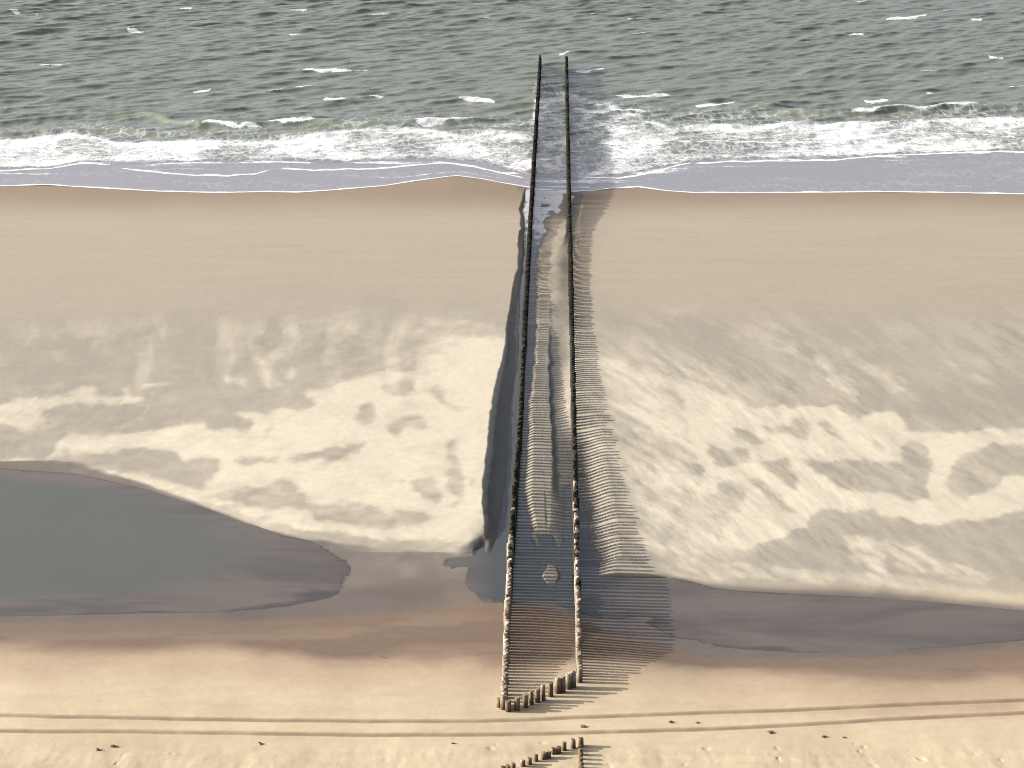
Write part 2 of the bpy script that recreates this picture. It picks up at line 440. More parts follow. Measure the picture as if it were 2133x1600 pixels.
for b in ([(930,810),(1050,830),(1200,810),(1240,830),(1350,825),(1350,770),(1390,720),(1470,750),(1475,900),(1470,980),(1400,985),(1290,950),(1150,955),(1040,890)], [(760,815),(880,810),(930,880),(920,935),(850,900)],
          [(705,890),(750,890),(920,1035),(870,1030),(790,970)], [(800,490),(850,500),(960,580),(920,590),(830,550)], [(1040,535),(1120,545),(1190,600),(1180,655),(1100,600)],
          [(890,630),(940,630),(980,690),(970,740),(910,720),(800,690),(790,660),(890,670)], [(1000,655),(1050,660),(1110,720),(1080,730)], [(650,680),(720,690),(805,745),(760,760),(680,720)],
          [(1215,725),(1280,745),(1290,775),(1240,760)], [(1590,815),(1740,755),(1775,830),(1750,900),(1630,960),(1600,985),(1540,925)], [(550,750),(700,775),(740,830),(600,850),(540,800)],
          [(430,830),(530,840),(530,880),(460,890)]):
    fill(dry, cR(b), .1)
for b, v in (([(740,600),(900,640),(760,650)], .8), ([(760,190),(900,300),(930,360),(880,370),(800,290),(700,230)], .4), ([(980,350),(1060,400),(1180,500),(1190,580),(1100,520),(1000,420)], .6), ([(1100,340),(1280,430),(1400,520),(1330,540),(1200,440)], .35),
             ([(390,190),(560,140),(570,160),(440,215),(380,240)], .5), ([(600,260),(690,330),(640,320)], .4), ([(1120,1130),(1400,1180),(1750,1300),(1700,1330),(1400,1280),(1280,1210),(1290,1290),(1160,1250)], .5),
             ([(360,1230),(700,1250),(1000,1280),(1300,1290),(1500,1330),(1866,1400),(2900,1500),(2900,1540),(1866,1430),(1500,1360),(1100,1330),(600,1320),(450,1290)], .42), ([(1500,390),(1700,470),(1840,560),(1700,520),(1560,440)], .25)):
    fill(dry, cR(b), v)
dry = np.maximum(dry, dry2 * (dry < .05))
fill(dry, [(-600,925),(0,957),(150,966),(300,992),(450,1036),(560,1070),(560,1086),(450,1054),(300,1008),(150,979),(0,971),(-600,940)], .8)  # lit edge of the left bank, painted as a pale line
fill(dry, [(1415,1190),(1500,1196),(1620,1198),(1800,1204),(2000,1224),(2133,1240),(2733,1270),(2733,1285),(2133,1256),(2000,1238),(1800,1218),(1620,1212),(1500,1210)], .5)
dry_s = blur(dry, 4.5, 3)
dry_w = blur(dry, 40, 24)
wx = 30 * (fbm(px * .02, py * .035, 5, 61, .6) - .5); wy = 22 * (fbm(px * .02, py * .035, 5, 71, .6) - .5)
# drifts lie along the wind: down to the right on the far side of the piles, nearly level on the near side
right = px > 1190
ang = np.where(right, R(30), R(-6))
sa = px * np.cos(ang) + py * np.sin(ang); sb = -px * np.sin(ang) + py * np.cos(ang)
streak = fbm(sa * .008, sb * .045, 5, 81, .6)
fine = fbm(sa * .03, sb * .09, 4, 91)
mott = fbm(px * .012, py * .016, 4, 101)
barz = sstep(560, 720, py) * sstep(1260, 1190, py)
soft = .2 + .5 * sstep(840, 690, py)
D = (1 - soft) * sample(dry_s, px + wx, py + wy) + soft * sample(dry_w, px + wx, py + wy)
edge = 4 * D * (1 - D)
D = D * (.80 + .40 * fbm(px * .02, py * .035, 5, 103, .6))
D = D + np.where(right, 1.0, .45) * (streak - .47) * (.5 + edge) * barz + .75 * (fine - .48) * (.35 + edge) * barz + .30 * (mott - .5) * barz
# faint swash scallops on the upper left of the bar
scal = fbm(px * .024 + 2.2 * fbm(px * .006, py * .01, 2, 111), py * .009, 4, 113)
D = D + 1.5 * np.maximum(scal - .50, 0) * sstep(640, 690, py) * sstep(860, 780, py) * (~right)
D = np.clip(.04 + .92 * D, 0, 1) * sstep(560, 640, py) * (1 - .0 * px)

# smooth shore-side sand
shore = sstep(690, 580, py + 60 * (fbm(px * .006, py * .02, 3, 121) - .5))
wetline = sstep(470, 392, py + 10 * (fbm(px * .004, py * .02, 3, 123) - .5)) * shore

# brown wet strip along the near shore of the trough, warm dry upper beach
up_l = np.interp(px, [-600, 0, 300, 500, 700, 900, 1040, 1120, 1200, 1235, 1320, 1400, 1500, 1700, 1900, 2133, 2733], [1350, 1345, 1350, 1352, 1375, 1375, 1372, 1368, 1372, 1372, 1372, 1380, 1395, 1415, 1420, 1415, 1400])
shore_l = np.interp(px, [-600, 0, 300, 550, 750, 850, 950, 1040, 1100, 1200, 1235, 1300, 1400, 1500, 1700, 1900, 2133, 2733], [1295, 1288, 1282, 1280, 1262, 1247, 1240, 1250, 1244, 1275, 1290, 1308, 1343, 1362, 1366, 1358, 1338, 1310])
wv = 40 * (fbm(px * .005, py * .015, 4, 131) - .5)
brown = sstep(up_l + 28, up_l - 22, py + wv) * sstep(shore_l - 60, shore_l - 5, py)
brown *= .86 + .3 * sstep(.35, .6, fbm(px * .004, py * .03, 4, 133) ) + .3 * sstep(shore_l + 50, shore_l, py)
brown = np.clip(brown, 0, 1)
damp2 = sstep(up_l + 100, up_l + 10, py + 2.2 * wv) * sstep(shore_l - 20, shore_l, py)
warm = sstep(1190, 1300, py)
# never-dry bed of trough and channel
wlev = np.where(Yg < CH_Y[I1100], Z_POOL, np.interp(Yg, CH_Y, CH_W))
wlev = np.where(Yg > CH_Y[-1], Z_SEA, wlev)
chan = (Xg > np.interp(Yg, CH_Y, CH_X[:, 0]) - .5) & (Xg < np.interp(Yg, CH_Y, CH_X[:, -1]) + .3) & (Yg > CH_Y[0])
trough = (py > 960) & (py < 1400)
dep = wlev - Zg
isl = chan & (Xg > np.interp(Yg, CH_Y, CH_X[:, 3])) & (Xg < np.interp(Yg, CH_Y, CH_X[:, 6]))
spit = np.where(isl, 1.0, sstep(760, 560, py + 30 * (fbm(Xg * .9, Yg * .12, 3, 145) - .5)))
wet = np.where(chan | trough, sstep(np.where(chan & (py < 1190), -.26 + .16 * spit, np.where(py < 1150, -.05, -.13)), .01, dep + .05 * (fbm(Xg * .8, Yg * .4, 3, 141) - .5)), 0)
wet *= np.where(trough & ~chan, sstep(1400, 1360, py), 1)

mud = np.interp(px, [-600, 450, 700, 850, 980, 1040, 1210, 1390, 1500, 2733], [1, 1, 1, .6, .25, .8, .7, .75, 1, 1])
mud = np.clip(mud + .9 * (fbm(px * .006 - py * .006, py * .03 + px * .008, 5, 143, .6) - .5), 0, 1)
mud = np.where(chan & (py < 1120), .5, mud)
silt = np.where(chan, np.where(Xg < np.interp(Yg, CH_Y, CH_X[:, 3]), .9, .35), 0) * sstep(430, 520, py)  # channel bank shade painted into the sand colour, strongest on the left
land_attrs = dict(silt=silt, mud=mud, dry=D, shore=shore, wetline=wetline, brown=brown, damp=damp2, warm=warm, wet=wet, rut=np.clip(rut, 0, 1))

# ------------------------------------------------------------------ sand material
m = NT('beach_sand')
p = m.pos()
n1 = m.noise(p, 1.3, 5, .6); n2 = m.noise(p, 14, 4, .6); n3 = m.noise(m.pos((1, .25, 1)), .22, 5, .6); n4 = m.noise(p, 60, 3, .6); n5 = m.noise(m.pos((.10, .55, 1)), 1.0, 6, .62, .4)
damp_c = m.mix(n3, (.206, .186, .148), (.262, .238, .191))
dry_c = m.mix(n1, (.42, .378, .292), (.485, .44, .346))
col = m.mix(m.attr('dry'), damp_c, dry_c)
col = m.mix(m.attr('shore'), col, m.mix(m.ramp(n5, .3, .7), (.262, .224, .168), (.282, .241, .183)))
col = m.mix(m.attr('wetline'), col, (.20, .15, .10))
warm_c = m.mix(m.ramp(m.math('ADD', m.math('MULTIPLY', n3, .5), m.math('MULTIPLY', n5, .5)), .32, .66), (.35, .284, .188), (.44, .363, .246))
col = m.mix(m.attr('warm'), col, warm_c)
col = m.mix(m.math('MULTIPLY', m.attr('damp'), .75), col, m.mix(n1, (.27, .19, .125), (.31, .225, .15)))
col = m.mix(m.attr('brown'), col, m.mix(n1, (.104, .068, .045), (.134, .090, .060)))
col = m.mix(m.math('MULTIPLY', m.attr('wet'), .9), col, m.mix(m.ramp(m.math('ADD', m.math('MULTIPLY', n3, .6), m.math('MULTIPLY', n5, .4)), .36, .62), m.mix(m.attr('mud'), (.118, .096, .075), (.085, .072, .063)), m.mix(m.attr('mud'), (.160, .132, .104), (.112, .096, .083))))
col = m.mix(m.math('MULTIPLY', m.attr('wet'), m.attr('silt')), col, (.052, .052, .052))  # near-black shade tone mixed into the wet sand
col = m.mix(m.math('MULTIPLY', m.attr('rut'), .8), col, (.15, .105, .062))
col = m.mix(1.0, col, m.mix(n2, (.9, .9, .9), (1.06, 1.06, 1.06)), 'MULTIPLY')
n6 = m.noise(m.pos((1, .6, 1)), 2.2, 6, .75)
col = m.mix(1.0, col, m.mix(m.ramp(n6, .3, .7), (.94, .94, .945), (1.05, 1.05, 1.045)), 'MULTIPLY')
rough = m.ramp(m.math('MAXIMUM', m.attr('wet'), m.math('MULTIPLY', m.attr('wetline'), .6)), 0.0, 1.0, .9, .5)
h = m.math('ADD', m.math('MULTIPLY', n6, 1.2), m.math('MULTIPLY', n2, .5));h = m.math('ADD', h, m.math('MULTIPLY', n4, .25))
bmp = m.bump(h, .25, .02)
SAND = m.done(m.bsdf(Base_Color=col, Roughness=rough, Normal=bmp))
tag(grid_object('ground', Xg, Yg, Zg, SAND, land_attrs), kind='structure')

# ------------------------------------------------------------------ standing water
def pool_material(name, deep, tint_rough):
    m = NT(name)
    p = m.pos((1, .5, 1))
    a = m.attr('depth')
    opac = m.ramp(m.math('ADD', a, m.math('MULTIPLY', m.math('SUBTRACT', m.noise(m.pos((.35, .8, 1)), .35, 5, .6), .5), .16)), -.01, .012, .55, .97)
    n = m.noise(p, .25, 4, .6)
    body = m.n('ShaderNodeBsdfDiffuse'); m.put(body.inputs['Color'], m.mix(m.ramp(m.math('ADD', a, m.math('MULTIPLY', m.math('SUBTRACT', m.noise(m.pos((.35, .8, 1)), .35, 5, .6), .5), .12)), .04, .17), m.mix(m.ramp(m.noise(m.pos((.16, .5, 1)), .55, 6, .66, .5), .36, .66), (.122, .102, .088), (.078, .068, .062)), m.mix(n, deep, tuple(c * .86 for c in deep))))
    m.put(body.inputs['Color'], m.mix(m.attr('water_shade'), body.inputs['Color'].links[0].from_socket, (.050, .056, .058)))  # deeper channel water, darkened further by shade put into its body colour
    tr = m.n('ShaderNodeBsdfTransparent')
    base = m.shader_mix(opac, tr.outputs[0], body.outputs[0])
    foam = m.ramp(m.math('ADD', m.noise(m.pos((1, .3, 1)), 1.6, 5, .65), m.math('MULTIPLY', m.attr('foam'), .55)), .82, 1.02)
    fb = m.n('ShaderNodeBsdfDiffuse'); m.put(fb.inputs['Color'], (.62, .62, .64))
    base = m.shader_mix(m.math('MULTIPLY', foam, .75), base, fb.outputs[0])
    gl = m.n('ShaderNodeBsdfGlossy'); m.put(gl.inputs['Roughness'], tint_rough)
    bm = m.bump(m.noise(m.pos(), 2.5, 3, .6), .06, .02)
    m.put(gl.inputs['Normal'], bm)
    fr = m.n('ShaderNodeFresnel'); fr.inputs['IOR'].default_value = 1.33; m.put(fr.inputs['Normal'], bm)
    film = m.ramp(m.math('ADD', a, m.math('MULTIPLY', m.math('SUBTRACT', m.noise(m.pos((.16, .5, 1)), .8, 6, .65), .5), .045)), .0, .005)
    full = (m.shader_mix(m.math('MULTIPLY', fr.outputs[0], m.ramp(m.math('ADD', a, m.math('MULTIPLY', n, .04)), -.02, .05, .5, 1.0)), base, gl.outputs[0]))
    return m.done(m.shader_mix(film, tr.outputs[0], full))
POOL = pool_material('pool_water', (.088, .094, .079), .2)

def ground_at(X, Y):
    i = np.clip(np.searchsorted(Yl, Y) - 1, 0, len(Yl) - 2); j = np.clip(np.searchsorted(Xl, X) - 1, 0, len(Xl) - 2)
    fy = (Y - Yl[i]) / (Yl[i+1] - Yl[i]); fx = (X - Xl[j]) / (Xl[j+1] - Xl[j])
    return (Zg[i, j] * (1-fx) + Zg[i, j+1] * fx) * (1-fy) + (Zg[i+1, j] * (1-fx) + Zg[i+1, j+1] * fx) * fy

wxs = axis([(-70, -8, .25), (-8, 10, .08), (10, 70, .25)])
wys = np.arange(float(P(1066., 1420, -.9)[1]), float(P(1066., 940, -.9)[1]), .12)
YSEAM = wys[wys < CH_Y[I1100]].max()
Xw, Yw = np.meshgrid(wxs, wys)
gz = ground_at(Xw, Yw)
_, pyw = S(Xw, Yw, gz)
keep = (gz < Z_POOL + .03) & (pyw > 945) & ((Yw < YSEAM - .05) | (np.abs(Xw) > 6))
tag(grid_object('pool_water', Xw, Yw, np.full_like(Xw, Z_POOL), POOL, dict(depth=np.clip(Z_POOL - gz, 0, 2), foam=np.zeros_like(Xw), water_shade=np.interp(S(Xw, Yw, gz)[0], [970, 1030, 1215, 1300], [0, 1, 1, 0]) * (pyw < 1300)), keep), kind='structure')

wys = np.arange(YSEAM, CH_Y[-1] + 2, .22)
us = np.linspace(0, 1, 70)
xa = np.interp(wys, CH_Y, CH_X[:, 0]) - .6; xb = np.interp(wys, CH_Y, CH_X[:, -1]) + .4
Xw = xa[:, None] + (xb - xa)[:, None] * us; Yw = np.repeat(wys[:, None], 70, 1)
Zw = np.interp(Yw, CH_Y, CH_W) + .01 * sstep(CH_Y[I750], CH_Y[-2], Yw) * (fbm(Xw * 3, Yw * 1.2, 3, 151) - .5)
gz = ground_at(Xw, Yw)
keep = gz < Zw + .04
keep[:, 0] = keep[:, -1] = False
fo = sstep(CH_Y[I650], CH_Y[-2], Yw)
tag(grid_object('channel_water', Xw, Yw, Zw, POOL, dict(depth=np.clip(Zw - gz, 0, 2), foam=fo, water_shade=np.full_like(Xw, .9) * (1 - .7 * fo)), keep), kind='structure')

# ------------------------------------------------------------------ sea
EDGE = [(-900, 388), (0, 388), (100, 385), (200, 392), (330, 400), (450, 403), (560, 400), (620, 402), (700, 396), (800, 388), (880, 375), (950, 366), (1000, 372), (1050, 382), (1090, 389),
        (1130, 396), (1200, 400), (1240, 398), (1270, 393), (1330, 390), (1390, 398), (1450, 403), (1600, 402), (1850, 400), (2000, 402), (2133, 405), (3000, 400)]
LINES = [   # white lips of the sheets of swash: points, strength
    (EDGE, 1.0),
    ([(-900, 357), (0, 355), (100, 352), (170, 342), (240, 345)], .8), ([(240, 352), (360, 362), (480, 366), (530, 364), (556, 357), (576, 347)], .8),
    ([(575, 352), (650, 357), (760, 352), (860, 343), (930, 340), (990, 347), (1050, 360), (1102, 372)], .8), ([(700, 366), (830, 368), (960, 358), (1060, 372)], .5),
    ([(1200, 374), (1290, 372), (1350, 360), (1420, 345), (1450, 336)], .8), ([(1440, 340), (1600, 336), (1720, 333), (1830, 326), (1950, 320), (2133, 316), (3000, 305)], 1.0),
    ([(1250, 300), (1400, 296), (1600, 300), (1760, 296), (1900, 306)], .7), ([(1500, 285), (1700, 290), (1900, 280), (2133, 285)], .6), ([(1290, 312), (1500, 308), (1560, 318)], .5),
]
CAPS = [    # single breaking crests: x0, x1, y, thickness, slope
    (556, 655, 255, 9, -.03), (630, 775, 146, 7, .0), (672, 724, 207, 8, 0), (735, 800, 203, 5, 0), (955, 1032, 208, 6, .02), (868, 990, 256, 11, -.1), (420, 545, 263, 5, .02), (860, 905, 250, 4, 0),
    (1190, 1350, 231, 8, .02), (1180, 1260, 150, 4, -.05), (1450, 1530, 218, 7, -.1), (1900, 2040, 226, 6, -.06), (1845, 1930, 37, 5, -.1), (2022, 2045, 40, 5, 0), (1770, 1800, 75, 5, 0), (2060, 2090, 120, 5, .15), (2100, 2133, 180, 4, 0),
    (265, 300, 63, 5, .1), (375, 400, 20, 5, 0), (600, 640, 22, 5, 0), (985, 1020, 40, 4, -.1), (600, 625, 72, 5, 0), (20, 80, 28, 6, .1), (80, 150, 135, 4, 0), (1165, 1185, 110, 5, -.1), (1800, 1850, 212, 7, 0), (1300, 1320, 40, 4, 0), (1930, 1945, 190, 4, 0), (400, 440, 190, 4, -.1), (1280, 1400, 197, 5, -.03)]
xs = np.concatenate([np.arange(0, 105, .22), geo(105, 6000, .25, 1.25)])
xs = np.unique(np.concatenate([-xs, xs]))
ds = np.concatenate([np.arange(0, 30, .18), np.arange(30, 215, .30), geo(215, 14000, .35, 1.2)])
ex, ey = polyline(EDGE, -.79); o = np.argsort(ex)
eY = np.interp(xs, ex[o], ey[o])
Xs = np.repeat(xs[None, :], len(ds), 0)
blend = np.exp(-ds / 25.)[:, None]
Ys = eY[None, :] * blend + float(np.mean(ey)) * (1 - blend) + ds[:, None]
fade_in = sstep(4, 60, ds)[:, None]
out = sstep(180, 110, np.abs(Xs)) * sstep(240, 212, ds)[:, None]
dz = np.zeros_like(Xs); dx = np.zeros_like(Xs); dy = np.zeros_like(Xs)
NW = 110
lam = np.exp(np.linspace(math.log(1.1), math.log(11), NW)) * RNG.uniform(.95, 1.05, NW)
th = R(-58) + RNG.normal(0, 1, NW) * R(15)          # travelling on to the beach, at a slant
th = np.where(lam > 8, R(-70) + RNG.normal(0, 1, NW) * R(12), th)
ph = RNG.uniform(0, 2 * math.pi, NW)
amp = .0058 * lam**.68 * RNG.uniform(.6, 1.4, NW)
kk = 2 * math.pi / lam
Xf = Xs.astype(np.float32); Yf = Ys.astype(np.float32)
for i in range(NW):
    c, s = math.cos(th[i]), math.sin(th[i])
    arg = (kk[i] * (Xf * c + Yf * s) + ph[i]).astype(np.float32)
    dz += amp[i] * np.cos(arg)
    sn = np.sin(arg) * amp[i] * .8
    dx -= c * sn; dy -= s * sn
gust = .65 + .7 * fbm(Xs * .02, Ys * .012, 3, 161)
A = fade_in * out * gust
wz = dz * A
Xd = Xs + dx * A * 1.0; Yd = Ys + dy * A
gz = ground_at(np.clip(Xd, Xl[0], Xl[-1]), Yd)
# shoaling breakers: low steep ridges rolling in
pxs, pys_ = S(Xs, Ys, np.full_like(Xs, Z_SEA))
ridge = np.zeros_like(Xs)
for pts, hgt in (([(-900, 250), (0, 262), (180, 243), (300, 240), (420, 262), (560, 262)], .4), ([(540, 262), (650, 258), (800, 262), (1000, 256)], .45), ([(-900, 282), (0, 284), (220, 274), (600, 288), (1090, 276)], .3),
                  ([(1450, 224), (1540, 220), (1640, 226)], .4), ([(1640, 240), (1850, 232), (2133, 222), (3000, 210)], .55), ([(1250, 268), (1600, 264), (2133, 258), (3000, 250)], .3), ([(1180, 300), (1600, 298), (2133, 290)], .15)):
    rx, ry = polyline(pts, Z_SEA); o = np.argsort(rx)
    d = Ys - np.interp(Xs, rx[o], ry[o]) - 2.2 * (fbm(Xs * .12, Ys * .02, 3, 171) - .5)
    lim = sstep(rx.min() - 2, rx.min() + 3, Xs) * sstep(rx.max() + 2, rx.max() - 3, Xs)
    ridge = np.maximum(ridge, hgt * lim * np.where(d < 0, np.exp(-(d / 1.1)**2), np.exp(-(d / 3.2)**2)))
wz = wz + ridge * (.6 + .8 * fbm(Xs * .2, Ys * .1, 3, 173))
rough_surf = sstep(345, 300, pys_) * sstep(170, 250, pys_)
wz = wz + rough_surf * .16 * (fbm(Xs * .9, Ys * .35, 4, 177) - .5)
Zs = np.maximum(Z_SEA + wz, gz + .02)
Zs = np.where(ds[:, None] > 60, Z_SEA + wz, Zs)

# foam
foam = np.zeros_like(Xs)
lip = np.zeros_like(Xs)
for pts, st in LINES:
    rx, ry = polyline(pts, Z_SEA + .01); o = np.argsort(rx)
    d = Ys - np.interp(Xs, rx[o], ry[o]) - (0 if pts is EDGE else 2.2 * (fbm(Xs * .22, Ys * 0, 4, 181) - .5))
    if pts is EDGE: d = np.repeat(ds[:, None], Xs.shape[1], 1)
    lim = sstep(rx.min() - .3, rx.min() + 1.2, Xs) * sstep(rx.max() + .3, rx.max() - 1.2, Xs)
    w = .36 * (.3 + 1.4 * fbm(Xs * .5, Ys * .3, 3, 183))
    lip = np.maximum(lip, st * lim * np.where(d > 0, np.exp(-(d / (w * 1.6))**2) + .25 * np.exp(-(d / 3.5)**2), np.exp(-(d / w)**2)))
top = np.interp(pxs, [-900, 0, 150, 200, 240, 400, 560, 700, 850, 960, 1107, 1113, 1180, 1200, 1280, 1400, 1600, 1800, 1950, 2133, 3000], [290, 285, 270, 274, 288, 286, 284, 270, 258, 272, 272, 196, 190, 192, 215, 258, 252, 250, 246, 236, 240])
bot = np.interp(pxs, [-900, 0, 100, 170, 240, 480, 570, 700, 900, 1000, 1100, 1200, 1300, 1450, 1700, 1850, 2133, 3000], [354, 353, 350, 340, 340, 338, 335, 340, 332, 338, 368, 374, 366, 336, 330, 324, 314, 300])
wob = 10 * (fbm(pxs * .02, pys_ * .03, 3, 191) - .5)
surf = sstep(top - 6, top + 14, pys_ + wob) * sstep(bot + 4, bot - 8, pys_ + .6 * wob)
surf *= .33 + .55 * fbm(Xs * .16, Ys * .10, 5, 193) + .28 * np.exp(-((pys_ + wob - top - 8) / 9)**2) * (fbm(Xs * .1, Ys * .05, 3, 195) + .3)
amid = sstep(1300, 1220, pxs) * sstep(1095, 1112, pxs)
surf *= 1 + amid * (1.5 * fbm(Xs * .45, Ys * .16, 4, 194, .6) - .95)
fringe = sstep(top - 48, top - 2, pys_ + 2 * wob) * sstep(top + 8, top - 6, pys_) * (.15 + .75 * np.maximum(fbm(Xs * .07, Ys * .05, 3, 197) - .35, 0))
wash = .75 * np.maximum(fbm(Xs * .10, Ys * .25, 4, 199) - .36, 0) * sstep(bot - 8, bot + 4, pys_)
streaks = sstep(.50, .68, fbm(Xs * .07, Ys * .38 + 3 * fbm(Xs * .05, Ys * .02, 2, 198), 5, 200, .6)) * sstep(bot - 8, bot + 2, pys_) * sstep(0, 2.5, ds)[:, None]
wash = np.maximum(wash, streaks * (.34 + .36 * sstep(26, 0, pys_ - bot)))
foam = np.maximum(np.maximum(surf, lip), np.maximum(fringe, wash))
cap = np.zeros_like(Xs)
for x0, x1, y, t, sl in CAPS:
    cx = (x0 + x1) / 2; hw = (x1 - x0) / 2
    b = (np.abs(pxs - cx) < hw * 1.4) & (np.abs(pys_ - y) < t * 2 + 12)
    if not b.any(): continue
    u = (pxs[b] - cx) / hw; yy = pys_[b] - (y + sl * (pxs[b] - cx)) - 6 * (fbm(pxs[b] * .04, pys_[b] * 0 + y, 3, 201) - .5)
    tt = t * .55 * (.35 + 1.1 * fbm(pxs[b] * .06, pys_[b] * 0 + y * 3, 3, 203)) * np.sqrt(np.maximum(1 - u**4, 0)) + .01
    cap[b] = np.maximum(cap[b], (.62 + .55 * fbm(pxs[b] * .09, pys_[b] * .3, 3, 205)) * np.exp(-(yy / tt)**4))
foam = np.maximum(foam, cap)
# small natural whitecaps on the steepest crests
crest = sstep(.19, .30, wz) * sstep(.60, .74, fbm(Xs * .12, Ys * .10, 3, 211)) * (pys_ < 250)
foam = np.maximum(foam, crest * .75)
shallow = np.clip(sstep(285, 340, pys_ + wob), 0, 1)
sheet = sstep(bot - 10, bot + 6, pys_)

m = NT('sea_water')
pn = m.pos((1, 1, 0))
f = m.attr('foam')
n1 = m.noise(m.pos((.7, .5, 0)), 1.5, 6, .72, .5); n2 = m.noise(m.pos((1, .4, 0)), 4.5, 4, .7)
tex = m.math('ADD', m.math('MULTIPLY', n1, .62), m.math('MULTIPLY', n2, .38))
thr = m.math('SUBTRACT', 1.0, m.math('MULTIPLY', f, .80))
fm = m.ramp(m.math('SUBTRACT', m.math('ADD', tex, .03), thr), -.10, .14)
vor = m.n('ShaderNodeTexVoronoi', feature='DISTANCE_TO_EDGE')
nw = m.noise(m.pos((1, .6, 0)), .8, 3, .6)
mp = m.n('ShaderNodeVectorMath', operation='ADD'); m.put(mp.inputs[0], m.pos((1, .45, 0)))
cmb = m.n('ShaderNodeCombineXYZ'); m.put(cmb.inputs[0], m.math('MULTIPLY', nw, 1.6)); m.put(cmb.inputs[1], m.math('MULTIPLY', n1, 1.6))
m.put(mp.inputs[1], cmb.outputs[0]); m.put(vor.inputs['Vector'], mp.outputs[0]); vor.inputs['Scale'].default_value = .8
lace = m.math('MULTIPLY', m.math('MULTIPLY', m.ramp(vor.outputs['Distance'], .12, .0), m.ramp(f, .08, .45)), m.ramp(m.attr('sheet'), 0.0, 1.0, 1.0, .3))
fm = m.math('MAXIMUM', fm, m.math('MULTIPLY', lace, .45))
deep_c = m.mix(m.noise(m.pos((.5, .3, 0)), .09, 4, .6), (.146, .168, .130), (.170, .186, .146))
body = m.mix(m.attr('shallow'), deep_c, (.13, .125, .11))
body = m.mix(m.attr('sheet'), body, (.225, .218, .238))
bmp = m.bump(m.math('ADD', m.noise(m.pos((1, .8, 0)), 1.6, 5, .62), m.math('MULTIPLY', m.noise(m.pos((1, 1, 0)), 6, 3, .6), .3)), .34, .08)
wat = m.bsdf(Base_Color=body, Roughness=.14, IOR=1.33, Normal=bmp)
fo = m.bsdf(Base_Color=m.mix(n2, (.52, .54, .57), (.78, .78, .78)), Roughness=.8, Normal=m.bump(tex, .6, .25))
SEA = m.done(m.shader_mix(fm, wat, fo))
tag(grid_object('sea_water', Xd, Yd, Zs, SEA, dict(foam=np.clip(foam, 0, 1.1), shallow=shallow, sheet=sheet)), kind='structure')

# ------------------------------------------------------------------ timber piles
def wood(name, light, dark, stain, cap, cap_amount):
    m = NT(name)
    p = m.pos((1, 1, .12), obj=True)
    oi = m.n('ShaderNodeObjectInfo').outputs['Random']
    off = m.n('ShaderNodeVectorMath', operation='ADD'); m.put(off.inputs[0], p)
    cb = m.n('ShaderNodeCombineXYZ'); m.put(cb.inputs[0], m.math('MULTIPLY', oi, 37.0)); m.put(cb.inputs[1], m.math('MULTIPLY', oi, 11.0))
    m.put(off.inputs[1], cb.outputs[0])
    g = m.noise(off.outputs[0], 14, 5, .65)
    b = m.noise(off.outputs[0], 4, 3, .6)
    col = m.mix(g, dark, light)
    geo_ = m.n('ShaderNodeSeparateXYZ'); m.put(geo_.inputs[0], m.n('ShaderNodeTexCoord').outputs['Object'])
    hz = geo_.outputs[2]
    col = m.mix(m.ramp(m.math('ADD', hz, m.math('MULTIPLY', b, .5)), .95, .45), col, stain)
    spots = m.ramp(m.math('ADD', b, m.math('MULTIPLY', hz, .28)), .98 - cap_amount, 1.06 - cap_amount)
    spots = m.math('MULTIPLY', spots, m.ramp(oi, .05, .5))
    col = m.mix(spots, col, cap)
    col = m.mix(1.0, col, m.mix(oi, (.78, .78, .78), (1.15, 1.15, 1.15)), 'MULTIPLY')
    return m.done(m.bsdf(Base_Color=col, Roughness=.9, Specular_IOR_Level=.15, Normal=m.bump(g, .6, .02)))
WOOD_PALE = wood('bleached_timber', (.30, .25, .19), (.12, .09, .065), (.085, .066, .045), (.52, .48, .41), .17)
WOOD_DARK = wood('weedy_timber', (.032, .03, .022), (.012, .012, .009), (.022, .024, .014), (.12, .11, .085), .0)
WOOD_SAND = wood('sanded_timber', (.22, .165, .105), (.10, .07, .042), (.09, .065, .04), (.36, .31, .23), .12)

def pile_geometry(r, sides, rings, rng):
    """one rough round pile, z from -0.5 (below the sand) to 1 (head)"""
    vs, fs = [], []
    zs = list(np.linspace(-.5, .93, rings)) + [.985, 1.0]
    lobes = [rng.uniform(.93, 1.07) for _ in range(sides)]
    slant = rng.uniform(-.05, .05), rng.uniform(-.05, .05)
    for k, z in enumerate(zs):
        t = max(z, 0)
        rr = r * (1.04 - .10 * t)
        if k == len(zs) - 2: rr *= .97
        if k == len(zs) - 1: rr *= .80
        for s in range(sides):
            a = 2 * math.pi * s / sides
            q = rr * lobes[s] * rng.uniform(.97, 1.03)
            x, y = q * math.cos(a), q * math.sin(a)
            dz = (slant[0] * x + slant[1] * y) / r if k >= len(zs) - 2 else 0
            vs.append((x, y, z + dz + (rng.uniform(-.012, .012) if k == len(zs) - 1 else 0)))
    for k in range(len(zs) - 1):
        for s in range(sides):
            a, b = k * sides + s, k * sides + (s + 1) % sides
            fs.append((a, b, b + sides, a + sides))
    vs.append((0, 0, 1.004)); c = len(vs) - 1; l = (len(zs) - 1) * sides
    for s in range(sides): fs.append((l + s, l + (s + 1) % sides, c))
    return vs, fs

